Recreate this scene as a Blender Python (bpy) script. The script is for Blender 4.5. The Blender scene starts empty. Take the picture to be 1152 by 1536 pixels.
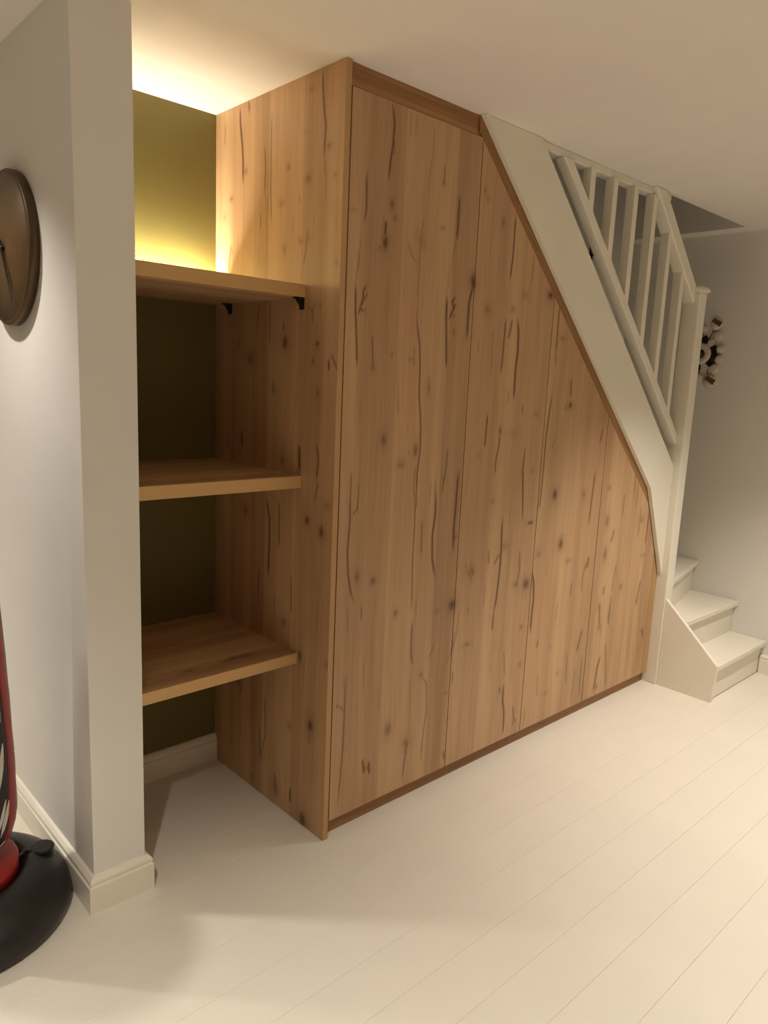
import bpy, bmesh, math
import numpy as np
from mathutils import Vector, Matrix

sc = bpy.context.scene
COL = sc.collection

# ------------------------------------------------------------------ camera
cam_d = bpy.data.cameras.new('camera'); cam = bpy.data.objects.new('camera', cam_d); COL.objects.link(cam)
cam.location = (-1.403, -1.7286, 1.5239)
cam.rotation_euler = (1.393176, -0.043122, -0.744964)
cam_d.sensor_fit = 'HORIZONTAL'; cam_d.sensor_width = 36.0; cam_d.lens = 1101.5 / 1152 * 36.0
cam_d.clip_start = 0.02
sc.camera = cam

# ------------------------------------------------------------------ world, exposure
w = bpy.data.worlds.new('world'); sc.world = w; w.use_nodes = True
w.node_tree.nodes['Background'].inputs[0].default_value = (0.9, 0.85, 0.75, 1)
w.node_tree.nodes['Background'].inputs[1].default_value = 0.0
sc.view_settings.view_transform = 'Standard'
sc.view_settings.look = 'None'
sc.view_settings.gamma = 1.0
sc.view_settings.use_curve_mapping = False
sc.view_settings.exposure = 0.05
sc.cycles.max_bounces = 10
sc.cycles.diffuse_bounces = 8

# downlights and added fill lamps: x, y, watts, half angle in degrees, blend
H = 2.40
DOWNLIGHTS = [
    (-1.15, 0.59, 72, 52, 1.0, 'recessed round downlight in the ceiling above the punching bag'),
    (-2.25, 1.62, 170, 62, 1.0, 'added fill lamp in the ceiling far behind the punching bag'),  # added fill lamp, brightens the left wall and the floor
    (-1.55, -1.30, 185, 52, 1.0, 'recessed round downlight in the ceiling just in front of the partition wall'),
    (1.70, -0.98, 208, 48, 1.0, 'recessed round downlight in the ceiling out from the bottom steps'),
    (-1.55, -2.90, 100, 52, 1.0, 'added fill lamp in the ceiling, leftmost of the row furthest from the cupboard'),  # this row of three is added as general fill from behind the camera
    (0.10, -2.70, 110, 58, 1.0, 'added fill lamp in the ceiling, middle of the row furthest from the cupboard'),
    (1.72, -2.90, 45, 52, 1.0, 'added fill lamp in the ceiling, rightmost of the row furthest from the cupboard'),
]
LAMP_COLOR = (1.0, 0.925, 0.83)
LED_COLOR = (1.0, 0.93, 0.74)
LED_WATTS = 14.5

# ------------------------------------------------------------------ dimensions (metres; x along the cupboard front, y into the wall)
D = 0.705            # back wall
XW0, XW1 = -0.697, -0.546   # partition wall faces
YW = 0.161           # partition wall end
XR = 2.85            # right wall
SL = 0.956           # slope of the stairs
def low_edge(x):     # underside of the stringer where the cupboard meets it
    return min(1.061 + SL * (1.976 - x), 1.061 - 2.212 * (x - 1.976))

# traced splits (half width, strength, points) and knots (u, z, ru, rz, strength) of the oak boards
DOOR_CRACKS=[(0.0029,0.9,[0.181,2.331,0.187,2.312,0.194,2.272,0.191,2.217,0.184,2.169,0.178,2.113]),(0.0016,0.6,[0.196,2.231,0.199,2.192]),(0.0017,0.35,[0.261,2.323,0.262,2.255]),(0.0023,0.65,[0.089,2.111,0.094,2.059,0.095,2.017,0.09,1.982]),(0.0041,0.85,[0.176,1.997,0.174,1.958]),(0.0023,0.5,[0.421,2.212,0.42,2.148]),(0.0018,0.3,[0.364,2.314,0.364,2.235,0.348,2.134,0.353,2.108]),(0.0032,0.85,[0.498,2.131,0.5,2.042,0.495,1.994]),(0.0016,0.3,[0.495,1.994,0.474,1.9,0.465,1.826]),(0.0014,0.35,[0.27,1.955,0.296,1.913,0.322,1.885]),(0.0014,0.3,[0.267,1.945,0.308,1.897]),(0.0022,0.35,[0.338,2.042,0.327,1.959,0.327,1.858,0.327,1.774]),(0.0034,0.8,[0.801,2.128,0.801,2.072,0.801,1.979,0.793,1.899]),(0.0016,0.3,[0.078,1.934,0.07,1.856,0.064,1.804]),(0.0028,0.8,[0.064,1.804,0.067,1.724,0.075,1.642,0.081,1.56]),(0.0029,0.7,[0.107,1.804,0.095,1.784,0.096,1.765,0.078,1.715]),(0.002,0.6,[0.112,1.781,0.08,1.725]),(0.002,0.5,[0.112,1.733,0.086,1.728]),(0.0022,0.6,[0.137,1.657,0.146,1.567]),(0.0024,0.75,[0.327,1.758,0.329,1.712,0.347,1.64,0.354,1.566,0.355,1.486,0.364,1.431,0.372,1.376,0.374,1.293,0.366,1.221,0.368,1.107]),(0.0021,0.5,[0.357,1.244,0.353,1.182,0.359,1.125]),(0.002,0.4,[0.321,1.638,0.326,1.565]),(0.0021,0.35,[0.397,1.546,0.403,1.47]),(0.0039,0.85,[0.464,1.809,0.468,1.723,0.475,1.648,0.48,1.571]),(0.0037,0.7,[0.507,1.813,0.491,1.79,0.504,1.78,0.481,1.735]),(0.0027,0.6,[0.515,1.792,0.483,1.738]),(0.0023,0.5,[0.511,1.746,0.485,1.757]),(0.0045,0.85,[0.593,1.893,0.591,1.849,0.578,1.804,0.577,1.727,0.577,1.677]),(0.0024,0.55,[0.512,1.3,0.51,1.231,0.499,1.161]),(0.0018,0.5,[0.075,1.886,0.07,1.843]),(0.0019,0.6,[0.073,1.236,0.073,1.132]),(0.0017,0.4,[0.105,1.203,0.105,1.129]),(0.002,0.45,[0.458,1.187,0.464,1.099]),(0.0027,0.85,[0.072,1.171,0.074,1.077,0.069,0.99,0.074,0.908,0.088,0.846,0.104,0.809]),(0.0021,0.6,[0.106,1.154,0.103,1.118,0.081,1.098]),(0.0024,0.6,[0.362,1.15,0.366,1.056,0.365,0.912,0.374,0.732]),(0.0019,0.5,[0.368,1.15,0.372,1.102]),(0.0025,0.5,[0.402,1.052,0.406,0.931]),(0.0038,0.75,[0.466,1.142,0.467,1.062,0.458,0.99,0.464,0.907,0.485,0.833]),(0.0022,0.55,[0.138,0.791,0.138,0.741]),(0.0044,0.5,[0.379,0.689,0.38,0.631,0.38,0.58,0.39,0.527]),(0.0022,0.4,[0.505,0.586,0.476,0.532]),(0.0019,0.35,[0.563,0.476,0.596,0.531,0.614,0.616]),(0.0023,0.6,[0.079,0.555,0.08,0.444,0.078,0.307,0.072,0.211,0.065,0.106]),(0.0023,0.5,[0.042,0.47,0.066,0.456,0.076,0.437]),(0.002,0.4,[0.073,0.301,0.096,0.301]),(0.0021,0.35,[0.383,0.494,0.39,0.319,0.39,0.231]),(0.0026,0.5,[0.44,0.476,0.469,0.438,0.477,0.329,0.467,0.224,0.463,0.126]),(0.0037,0.75,[0.169,0.235,0.179,0.181]),(0.0038,0.75,[0.198,0.217,0.204,0.168]),(0.0031,0.6,[0.173,0.204,0.203,0.194]),(0.0042,0.55,[0.39,0.231,0.376,0.191]),(0.0028,0.5,[0.386,0.206,0.373,0.139,0.37,0.095]),(0.0027,0.55,[0.614,0.445,0.614,0.4]),(0.003,0.6,[0.57,0.371,0.591,0.369]),(0.0031,0.6,[0.586,0.13,0.596,0.089]),(0.0042,0.6,[0.785,1.762,0.784,1.702,0.782,1.622,0.779,1.568]),(0.0039,0.65,[0.823,1.765,0.816,1.723,0.808,1.694]),(0.0048,0.75,[0.853,1.772,0.866,1.722,0.87,1.656,0.864,1.583,0.866,1.506,0.866,1.472]),(0.0022,0.35,[0.715,1.72,0.723,1.573]),(0.0022,0.35,[0.64,1.674,0.642,1.633]),(0.004,0.6,[1.115,1.84,1.116,1.75,1.116,1.66]),(0.0027,0.5,[1.116,1.66,1.119,1.609]),(0.0044,0.6,[1.242,1.562,1.247,1.488]),(0.0037,0.65,[1.115,1.496,1.105,1.424,1.096,1.33,1.096,1.235,1.098,1.155]),(0.0034,0.7,[0.718,1.418,0.716,1.361,0.715,1.296]),(0.0036,0.6,[0.799,1.345,0.796,1.296,0.785,1.248,0.784,1.193]),(0.003,0.5,[0.925,1.453,0.925,1.418]),(0.003,0.45,[0.962,1.292,0.957,1.23,0.954,1.189]),(0.0024,0.5,[0.513,1.3,0.507,1.241]),(0.0028,0.4,[1.157,1.318,1.149,1.276]),(0.0024,0.3,[0.834,1.505,0.828,1.457]),(0.0026,0.5,[0.502,1.207,0.497,1.147]),(0.0043,0.85,[0.577,1.217,0.574,1.146,0.573,1.08,0.57,1.018,0.571,0.974,0.574,0.92]),(0.0037,0.7,[0.571,0.972,0.595,0.977]),(0.0042,0.8,[0.85,1.02,0.853,0.952,0.858,0.879,0.857,0.816,0.853,0.753,0.847,0.679,0.837,0.632]),(0.0047,0.55,[0.837,0.635,0.837,0.606,0.837,0.562]),(0.0042,0.5,[0.853,0.877,0.835,0.858,0.817,0.837]),(0.0033,0.45,[0.779,0.899,0.785,0.842]),(0.0025,0.3,[0.773,0.765,0.771,0.671]),(0.0033,0.6,[0.958,1.213,0.972,1.108,0.978,1.04,0.977,1.002]),(0.0035,0.6,[1.097,1.201,1.095,1.126,1.091,1.057,1.085,1.035]),(0.0046,0.75,[1.053,0.979,1.02,0.981]),(0.0036,0.5,[0.979,0.868,0.987,0.786,0.974,0.733,0.969,0.718]),(0.0052,0.75,[1.078,0.767,1.094,0.714,1.101,0.645,1.097,0.572,1.098,0.497]),(0.0039,0.5,[0.688,0.845,0.701,0.81]),(0.0031,0.35,[0.649,0.866,0.66,0.824,0.685,0.805,0.696,0.778]),(0.0032,0.5,[0.673,0.536,0.699,0.539]),(0.0031,0.45,[0.607,0.569,0.602,0.539]),(0.0027,0.35,[0.629,0.687,0.62,0.587,0.595,0.499]),(0.0035,0.4,[1.153,0.45,1.154,0.42]),(0.0035,0.6,[0.962,1.272,0.957,1.19,0.982,0.992]),(0.0044,0.6,[1.489,1.168,1.487,1.1,1.482,1.006,1.478,0.931]),(0.0044,0.6,[1.519,1.352,1.514,1.315,1.503,1.296]),(0.0043,0.4,[1.77,1.048,1.766,0.935]),(0.0047,0.4,[1.944,0.967,1.941,0.821]),(0.0055,0.55,[2.025,0.932,2.025,0.847,2.021,0.769]),(0.0061,0.45,[1.707,0.881,1.687,0.823]),(0.0062,0.6,[1.504,0.774,1.496,0.723]),(0.0039,0.45,[1.484,0.757,1.468,0.682,1.47,0.616]),(0.0038,0.45,[1.382,0.676,1.381,0.612]),(0.0055,0.5,[1.664,0.611,1.663,0.57]),(0.0061,0.5,[1.641,0.533,1.657,0.406]),(0.0057,0.5,[1.743,0.522,1.734,0.468,1.743,0.403]),(0.0044,0.35,[1.753,0.706,1.741,0.564]),(0.0056,0.5,[2.017,0.59,1.999,0.505,1.99,0.463]),(0.0044,0.4,[2.102,0.323,2.102,0.255]),(0.0045,0.7,[0.94,0.311,0.94,0.237,0.955,0.184,0.959,0.12,0.958,0.083]),(0.0031,0.4,[0.923,0.46,0.941,0.347]),(0.0038,0.5,[0.851,0.742,0.845,0.674,0.837,0.63]),(0.004,0.5,[1.158,0.45,1.154,0.42]),(0.003,0.35,[1.179,0.3,1.186,0.182]),(0.0058,0.55,[1.508,0.428,1.488,0.372,1.478,0.327]),(0.0041,0.45,[1.53,0.295,1.528,0.199,1.535,0.099]),(0.0056,0.6,[1.694,0.257,1.673,0.198,1.664,0.107,1.66,0.08]),(0.0044,0.45,[1.733,0.318,1.77,0.079]),(0.0039,0.4,[1.396,0.346,1.409,0.188]),(0.0035,0.35,[1.48,0.238,1.467,0.104]),(0.0038,0.5,[1.015,0.191,1.028,0.125,1.021,0.101]),(0.0038,0.5,[1.023,0.126,1.048,0.119]),(0.0044,0.4,[1.74,0.555,1.743,0.401]),(0.0049,0.4,[2.002,0.511,1.998,0.453]),(0.0058,0.5,[2.08,0.311,2.108,0.267])]
DOOR_KNOTS=[(0.177,1.936,0.011,0.0211,0.9),(0.156,1.916,0.0068,0.0057,0.5),(0.198,2.05,0.0083,0.0133,0.6),(0.213,2.013,0.0084,0.0067,0.5),(0.419,2.157,0.0062,0.01,0.5),(0.427,2.018,0.011,0.0041,0.4),(0.734,2.088,0.0092,0.0154,0.5),(0.591,1.875,0.0139,0.0197,0.85),(0.628,2.173,0.0087,0.0148,0.35),(0.641,2.149,0.0087,0.0085,0.3),(0.33,1.968,0.0149,0.018,0.25),(0.341,1.952,0.012,0.0121,0.25),(0.043,2.008,0.0101,0.0027,0.3),(0.145,1.562,0.0097,0.0101,0.45),(0.225,1.606,0.0043,0.0061,0.5),(0.204,1.336,0.0131,0.0191,0.6),(0.353,1.297,0.0095,0.02,0.6),(0.287,1.25,0.0185,0.011,0.4),(0.321,1.291,0.0047,0.0044,0.5),(0.401,1.506,0.008,0.0153,0.4),(0.594,1.861,0.0139,0.0153,0.85),(0.507,1.694,0.0067,0.0132,0.35),(0.309,1.593,0.0106,0.0042,0.35),(0.796,1.354,0.008,0.0148,0.4),(0.114,0.894,0.01,0.0177,0.5),(0.184,0.87,0.0096,0.0102,0.7),(0.295,0.738,0.008,0.0119,0.6),(0.586,0.714,0.0206,0.023,0.9),(0.284,0.312,0.0164,0.0251,0.5),(0.379,0.23,0.0174,0.0156,0.45),(0.686,0.538,0.0179,0.008,0.4),(0.684,0.829,0.0195,0.0232,0.4),(0.439,0.478,0.0088,0.0064,0.5),(0.917,0.286,0.009,0.0116,0.4),(0.078,0.532,0.0086,0.0185,0.3),(1.05,1.873,0.0196,0.016,0.9),(0.678,1.786,0.0183,0.0159,0.35),(0.888,1.858,0.0202,0.0118,0.25),(1.153,1.718,0.0184,0.0077,0.35),(1.251,1.455,0.0137,0.0122,0.75),(1.22,1.445,0.0072,0.0081,0.5),(0.798,1.355,0.008,0.0148,0.6),(1.018,1.418,0.0154,0.0103,0.3),(0.823,1.8,0.0118,0.0117,0.4),(1.022,1.191,0.0112,0.008,0.3),(0.877,1.344,0.0207,0.0126,0.15),(0.685,1.269,0.0152,0.0097,0.2),(0.588,0.714,0.0187,0.0204,0.9),(1.193,1.084,0.0156,0.0224,0.85),(0.785,1.089,0.0081,0.0102,0.4),(1.112,0.838,0.0191,0.0113,0.3),(1.039,0.723,0.0209,0.0226,0.75),(0.97,0.731,0.0135,0.0111,0.5),(0.506,0.705,0.0108,0.0063,0.35),(0.682,0.675,0.0079,0.0052,0.3),(0.879,0.902,0.0213,0.016,0.3),(1.03,0.534,0.0094,0.0086,0.4),(1.253,0.404,0.0078,0.0092,0.3),(1.192,1.084,0.0146,0.0224,0.85),(1.416,1.068,0.0107,0.0176,0.45),(1.626,1.084,0.0105,0.0122,0.4),(1.269,0.864,0.0179,0.0233,0.75),(1.271,0.894,0.0204,0.0145,0.3),(1.635,0.928,0.0148,0.028,0.5),(1.958,0.903,0.0235,0.0199,0.35),(1.644,0.768,0.015,0.0317,0.55),(1.336,0.781,0.0158,0.0089,0.4),(1.112,0.841,0.0191,0.0141,0.25),(1.822,0.582,0.0143,0.015,0.45),(2.011,0.717,0.0173,0.0102,0.35),(1.036,0.981,0.0183,0.0055,0.55),(2.079,0.309,0.0087,0.0089,0.4),(1.636,0.512,0.0133,0.0162,0.4),(1.656,0.412,0.0123,0.0197,0.4),(1.332,0.258,0.0135,0.0126,0.25),(1.251,0.187,0.0184,0.0094,0.3),(0.915,0.29,0.0072,0.0116,0.5),(1.029,0.539,0.0093,0.0086,0.45),(1.041,0.371,0.0119,0.0088,0.4),(1.735,0.445,0.0126,0.0266,0.4),(1.683,0.102,0.0126,0.0102,0.5),(2.081,0.307,0.0109,0.0072,0.5)]
SIDE_CRACKS=[(0.0041,0.75,[0.55,2.393,0.547,2.337,0.537,2.287,0.529,2.223,0.528,2.151]),(0.004,0.6,[0.497,2.396,0.493,2.365]),(0.0027,0.5,[0.4,2.244,0.394,2.174,0.401,2.097]),(0.0026,0.5,[0.364,2.329,0.364,2.237,0.364,2.109,0.357,1.999]),(0.0031,0.9,[0.107,2.394,0.104,2.343,0.095,2.283,0.085,2.239,0.089,2.193,0.089,2.151]),(0.0019,0.5,[0.087,2.15,0.084,2.107]),(0.0035,0.5,[0.601,1.962,0.612,1.911,0.616,1.873]),(0.0027,0.5,[0.161,1.964,0.169,1.903,0.18,1.858]),(0.0021,0.35,[0.209,2.069,0.204,2.044]),(0.0023,0.4,[0.418,2.042,0.419,1.998]),(0.0026,0.3,[0.642,2.357,0.646,2.289]),(0.003,0.6,[0.28,1.696,0.277,1.665]),(0.0046,0.75,[0.27,1.652,0.273,1.607]),(0.0027,0.5,[0.152,1.74,0.129,1.722,0.124,1.688]),(0.0027,0.5,[0.116,1.743,0.129,1.722]),(0.0035,0.7,[0.042,1.577,0.04,1.548]),(0.0029,0.6,[0.031,1.594,0.01,1.565,-0.004,1.548,-0.002,1.515]),(0.0044,0.7,[0.526,1.324,0.515,1.269]),(0.0054,0.8,[0.18,1.306,0.175,1.228]),(0.0034,0.6,[0.089,1.319,0.077,1.271,0.085,1.211]),(0.0029,0.5,[0.359,1.758,0.357,1.625]),(0.003,0.5,[0.422,1.761,0.429,1.682]),(0.0031,0.5,[0.339,1.504,0.325,1.468]),(0.0032,0.4,[0.617,1.317,0.612,1.265]),(0.0027,0.4,[0.098,1.486,0.086,1.464]),(0.0041,0.75,[0.362,1.114,0.341,1.042,0.339,0.958,0.346,0.838]),(0.0035,0.6,[0.286,1.108,0.282,0.953]),(0.0027,0.5,[0.075,1.201,0.091,1.145]),(0.0034,0.7,[0.051,1.068,0.061,1.028]),(0.0034,0.5,[0.403,0.851,0.404,0.754]),(0.003,0.5,[0.21,0.869,0.205,0.737]),(0.0046,0.7,[0.153,0.622,0.145,0.578]),(0.0034,0.5,[0.354,0.393,0.346,0.248,0.364,0.166]),(0.0035,0.5,[0.386,0.251,0.374,0.152]),(0.0046,0.6,[0.285,0.116,0.273,0.047]),(0.0043,0.7,[0.187,0.106,0.188,0.05]),(0.0036,0.5,[0.425,0.053,0.432,0.02]),(0.0035,0.4,[0.505,0.386,0.521,0.333]),(0.0029,0.4,[0.089,0.352,0.085,0.31]),(0.0057,0.85,[0.117,0.048,0.113,0.001])]
SIDE_KNOTS=[(0.511,2.187,0.009,0.0103,0.5),(0.602,2.111,0.0108,0.0086,0.5),(0.267,2.158,0.0071,0.0067,0.6),(0.164,2.109,0.0133,0.0102,0.55),(0.035,2.098,0.0061,0.0054,0.5),(0.067,2.182,0.0093,0.0089,0.5),(0.156,2.353,0.013,0.0054,0.35),(0.18,2.242,0.0133,0.0037,0.35),(0.307,2.056,0.011,0.0118,0.3),(0.293,2.06,0.0073,0.0059,0.4),(0.156,1.937,0.0101,0.0076,0.4),(0.195,1.932,0.0103,0.0077,0.4),(0.281,1.915,0.008,0.014,0.4),(0.018,1.855,0.0062,0.0055,0.4),(0.596,1.938,0.0066,0.0066,0.4),(0.644,2.056,0.0089,0.0087,0.3),(0.266,1.629,0.0166,0.0187,0.6),(0.099,1.624,0.0083,0.0079,0.8),(0.118,1.574,0.0074,0.008,0.6),(0.471,1.578,0.0209,0.0178,0.5),(0.091,1.735,0.0066,0.0077,0.4),(0.33,1.477,0.0097,0.0108,0.5),(0.09,1.475,0.0084,0.0101,0.5),(0.273,1.25,0.0114,0.0176,0.4),(0.545,1.626,0.0087,0.009,0.4),(0.493,1.047,0.011,0.0144,0.6),(0.129,1.07,0.0106,0.013,0.85),(0.053,1.044,0.0135,0.017,0.75),(0.03,1.132,0.0198,0.0125,0.3),(0.245,0.697,0.0156,0.0118,0.45),(0.15,0.606,0.013,0.021,0.7),(0.005,0.62,0.0101,0.0089,0.4),(0.084,0.381,0.0145,0.0213,0.85),(0.198,0.335,0.0117,0.0098,0.4),(0.375,0.161,0.0131,0.0184,0.5),(0.525,0.379,0.014,0.0132,0.5),(0.276,0.059,0.0166,0.0234,0.45),(0.113,0.019,0.0189,0.0251,0.8)]
# ------------------------------------------------------------------ helpers
def link(o, parent=None):
    COL.objects.link(o)
    if parent is not None: o.parent = parent
    return o
def obj(name, verts, faces, mat=None, parent=None, smooth=False, origin=None):
    me = bpy.data.meshes.new(name)
    if origin is not None:
        verts = [(v[0]-origin[0], v[1]-origin[1], v[2]-origin[2]) for v in verts]
    me.from_pydata([tuple(map(float, v)) for v in verts], [], [tuple(f) for f in faces])
    bm = bmesh.new(); bm.from_mesh(me); bmesh.ops.recalc_face_normals(bm, faces=bm.faces)
    bm.to_mesh(me); bm.free()
    if mat: me.materials.append(mat)
    if smooth:
        for p in me.polygons: p.use_smooth = True
    o = bpy.data.objects.new(name, me)
    if origin is not None: o.location = origin
    return link(o, parent)
def empty(name, loc=(0,0,0), rz=0):
    o = bpy.data.objects.new(name, None); o.location = loc; o.rotation_euler = (0,0,rz); o.empty_display_size = 0.05
    return link(o)
def tag(o, label, cat, group=None):
    o['label'] = label; o['category'] = cat
    if group: o['group'] = group
    return o
def struct(o, label=None):
    o['kind'] = 'structure'
    if label: o['label'] = label
    return o
class G:
    """collects geometry for one mesh"""
    def __init__(s): s.v = []; s.f = []
    def add(s, v, f):
        n = len(s.v); s.v += list(v); s.f += [tuple(i+n for i in q) for q in f]; return s
    def box(s, x0, x1, y0, y1, z0, z1):
        return s.add([(x0,y0,z0),(x1,y0,z0),(x1,y1,z0),(x0,y1,z0),(x0,y0,z1),(x1,y0,z1),(x1,y1,z1),(x0,y1,z1)],
                     [(0,3,2,1),(4,5,6,7),(0,1,5,4),(1,2,6,5),(2,3,7,6),(3,0,4,7)])
    def cbox(s, x0, x1, y0, y1, z0, z1, c=0.002):
        """box with chamfered edges"""
        bm = bmesh.new(); bmesh.ops.create_cube(bm, size=1.0)
        bmesh.ops.transform(bm, matrix=Matrix.Translation(((x0+x1)/2,(y0+y1)/2,(z0+z1)/2)) @ Matrix.Diagonal((x1-x0,y1-y0,z1-z0,1)), verts=bm.verts)
        bmesh.ops.bevel(bm, geom=list(bm.edges), offset=c, segments=1, affect='EDGES')
        return s.frombm(bm)
    def frombm(s, bm):
        bm.verts.index_update()
        s.add([v.co.copy() for v in bm.verts], [[v.index for v in f.verts] for f in bm.faces]); bm.free(); return s
    def prism(s, poly, y0, y1, axis='y', c=0.0):
        """polygon in (x,z) extruded along y, or (y,z) along x, or (x,y) along z; optional chamfer"""
        n = len(poly)
        if axis == 'y': a = [(p[0],y0,p[1]) for p in poly]; b = [(p[0],y1,p[1]) for p in poly]
        elif axis == 'x': a = [(y0,p[0],p[1]) for p in poly]; b = [(y1,p[0],p[1]) for p in poly]
        else: a = [(p[0],p[1],y0) for p in poly]; b = [(p[0],p[1],y1) for p in poly]
        fs = [tuple(range(n)), tuple(range(2*n-1, n-1, -1))] + [(i,(i+1)%n,n+(i+1)%n,n+i) for i in range(n)]
        if c <= 0: return s.add(a+b, fs)
        bm = bmesh.new(); vs = [bm.verts.new(q) for q in a+b]
        for q in fs: bm.faces.new([vs[i] for i in q])
        bmesh.ops.recalc_face_normals(bm, faces=bm.faces)
        bmesh.ops.bevel(bm, geom=list(bm.edges), offset=c, segments=1, affect='EDGES')
        return s.frombm(bm)
    def lathe(s, prof, c=(0,0,0), seg=48, axis='z', a0=0.0, a1=2*math.pi):
        """prof = [(r,h)]; around axis through c"""
        full = abs(a1-a0-2*math.pi) < 1e-6; n = seg if full else seg+1; v = []; f = []
        for r, h in prof:
            for i in range(n):
                a = a0 + (a1-a0)*i/seg
                p = (r*math.cos(a), r*math.sin(a), h)
                if axis == 'x': p = (h, r*math.cos(a), r*math.sin(a))
                if axis == 'y': p = (r*math.cos(a), h, r*math.sin(a))
                v.append((c[0]+p[0], c[1]+p[1], c[2]+p[2]))
        for j in range(len(prof)-1):
            for i in range(seg):
                k = (i+1) % n
                f.append((j*n+i, j*n+k, (j+1)*n+k, (j+1)*n+i))
        if full:
            f.append(tuple(range(n))); f.append(tuple(range((len(prof)-1)*n, len(prof)*n)))
        return s.add(v, f)
    def tube(s, pts, r, seg=10):
        pts = [Vector(p) for p in pts]; v = []; f = []; N = len(pts)
        up = Vector((0.13,0.21,0.97))
        for i, p in enumerate(pts):
            t = (pts[min(i+1,N-1)] - pts[max(i-1,0)]).normalized()
            a = t.cross(up).normalized(); b = t.cross(a).normalized()
            rr = r[i] if isinstance(r,(list,tuple)) else r
            for k in range(seg):
                th = 2*math.pi*k/seg
                v.append(p + a*math.cos(th)*rr + b*math.sin(th)*rr)
        for i in range(N-1):
            for k in range(seg):
                f.append((i*seg+k, i*seg+(k+1)%seg, (i+1)*seg+(k+1)%seg, (i+1)*seg+k))
        f.append(tuple(range(seg))); f.append(tuple(range((N-1)*seg, N*seg)))
        return s.add(v, f)
    def build(s, name, mat=None, parent=None, smooth=False, origin=None):
        return obj(name, s.v, s.f, mat, parent, smooth, origin)

# ------------------------------------------------------------------ materials
def srgb(r, g, b):
    f = lambda c: ((c/255+0.055)/1.055)**2.4 if c/255 > 0.04045 else c/255/12.92
    return (f(r), f(g), f(b), 1)
class NT:
    def __init__(s, name):
        s.m = bpy.data.materials.new(name); s.m.use_nodes = True; s.t = s.m.node_tree; s.b = s.t.nodes['Principled BSDF']
    def n(s, kind, **kw):
        q = s.t.nodes.new(kind)
        for k, v in kw.items():
            if k.startswith('i_'):
                q.inputs[k[2:].replace('_',' ')].default_value = v
            else: setattr(q, k, v)
        return q
    def l(s, a, b): s.t.links.new(a, b)
    def math(s, op, a, b=None, clamp=False):
        q = s.n('ShaderNodeMath', operation=op, use_clamp=clamp)
        for i, x in enumerate((a, b)):
            if x is None: continue
            if isinstance(x, (int, float)): q.inputs[i].default_value = x
            else: s.l(x, q.inputs[i])
        return q.outputs[0]
    def mix(s, fac, a, b, mode='MIX'):
        q = s.n('ShaderNodeMix', data_type='RGBA', blend_type=mode)
        for x, i in ((fac, 0), (a, 6), (b, 7)):
            if isinstance(x, (int, float)): q.inputs[i].default_value = x
            elif isinstance(x, tuple): q.inputs[i].default_value = x
            else: s.l(x, q.inputs[i])
        return q.outputs[2]
    def noise(s, vec, scale, detail=3, rough=0.5, dist=0.0):
        q = s.n('ShaderNodeTexNoise'); q.inputs['Scale'].default_value = scale; q.inputs['Detail'].default_value = detail
        q.inputs['Roughness'].default_value = rough; q.inputs['Distortion'].default_value = dist
        if vec is not None: s.l(vec, q.inputs['Vector'])
        return q.outputs[0]
    def ramp(s, fac, stops):
        q = s.n('ShaderNodeValToRGB'); cr = q.color_ramp
        while len(cr.elements) < len(stops): cr.elements.new(0.5)
        for e, (p, c) in zip(cr.elements, stops):
            e.position = p; e.color = c if isinstance(c, tuple) else (c, c, c, 1)
        s.l(fac, q.inputs[0]); return q.outputs[0]
    def bump(s, h, strength, dist=0.002):
        q = s.n('ShaderNodeBump'); q.inputs['Strength'].default_value = strength; q.inputs['Distance'].default_value = dist
        s.l(h, q.inputs['Height']); s.l(q.outputs[0], s.b.inputs['Normal'])

def paint(name, col, rough=0.55, var=0.03, scale=6.0, bump=0.05, bscale=180):
    t = NT(name); co = t.n('ShaderNodeTexCoord').outputs['Object']
    nz = t.noise(co, scale, 3)
    v = t.ramp(nz, [(0.3, 1-var), (0.7, 1.0)])
    t.l(t.mix(1.0, col, v, 'MULTIPLY'), t.b.inputs['Base Color'])
    t.b.inputs['Roughness'].default_value = rough
    t.bump(t.noise(co, bscale, 2), bump, 0.001)
    return t.m
def plain(name, col, rough=0.5, metal=0.0, bump=0.04, bscale=90, var=0.1):
    t = NT(name); co = t.n('ShaderNodeTexCoord').outputs['Object']
    nz = t.noise(co, 14, 4)
    t.l(t.mix(1.0, col, t.ramp(nz, [(0.3, 1-var), (0.7, 1.0)]), 'MULTIPLY'), t.b.inputs['Base Color'])
    t.b.inputs['Roughness'].default_value = rough; t.b.inputs['Metallic'].default_value = metal
    t.bump(t.noise(co, bscale, 2), bump, 0.001)
    return t.m
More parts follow.
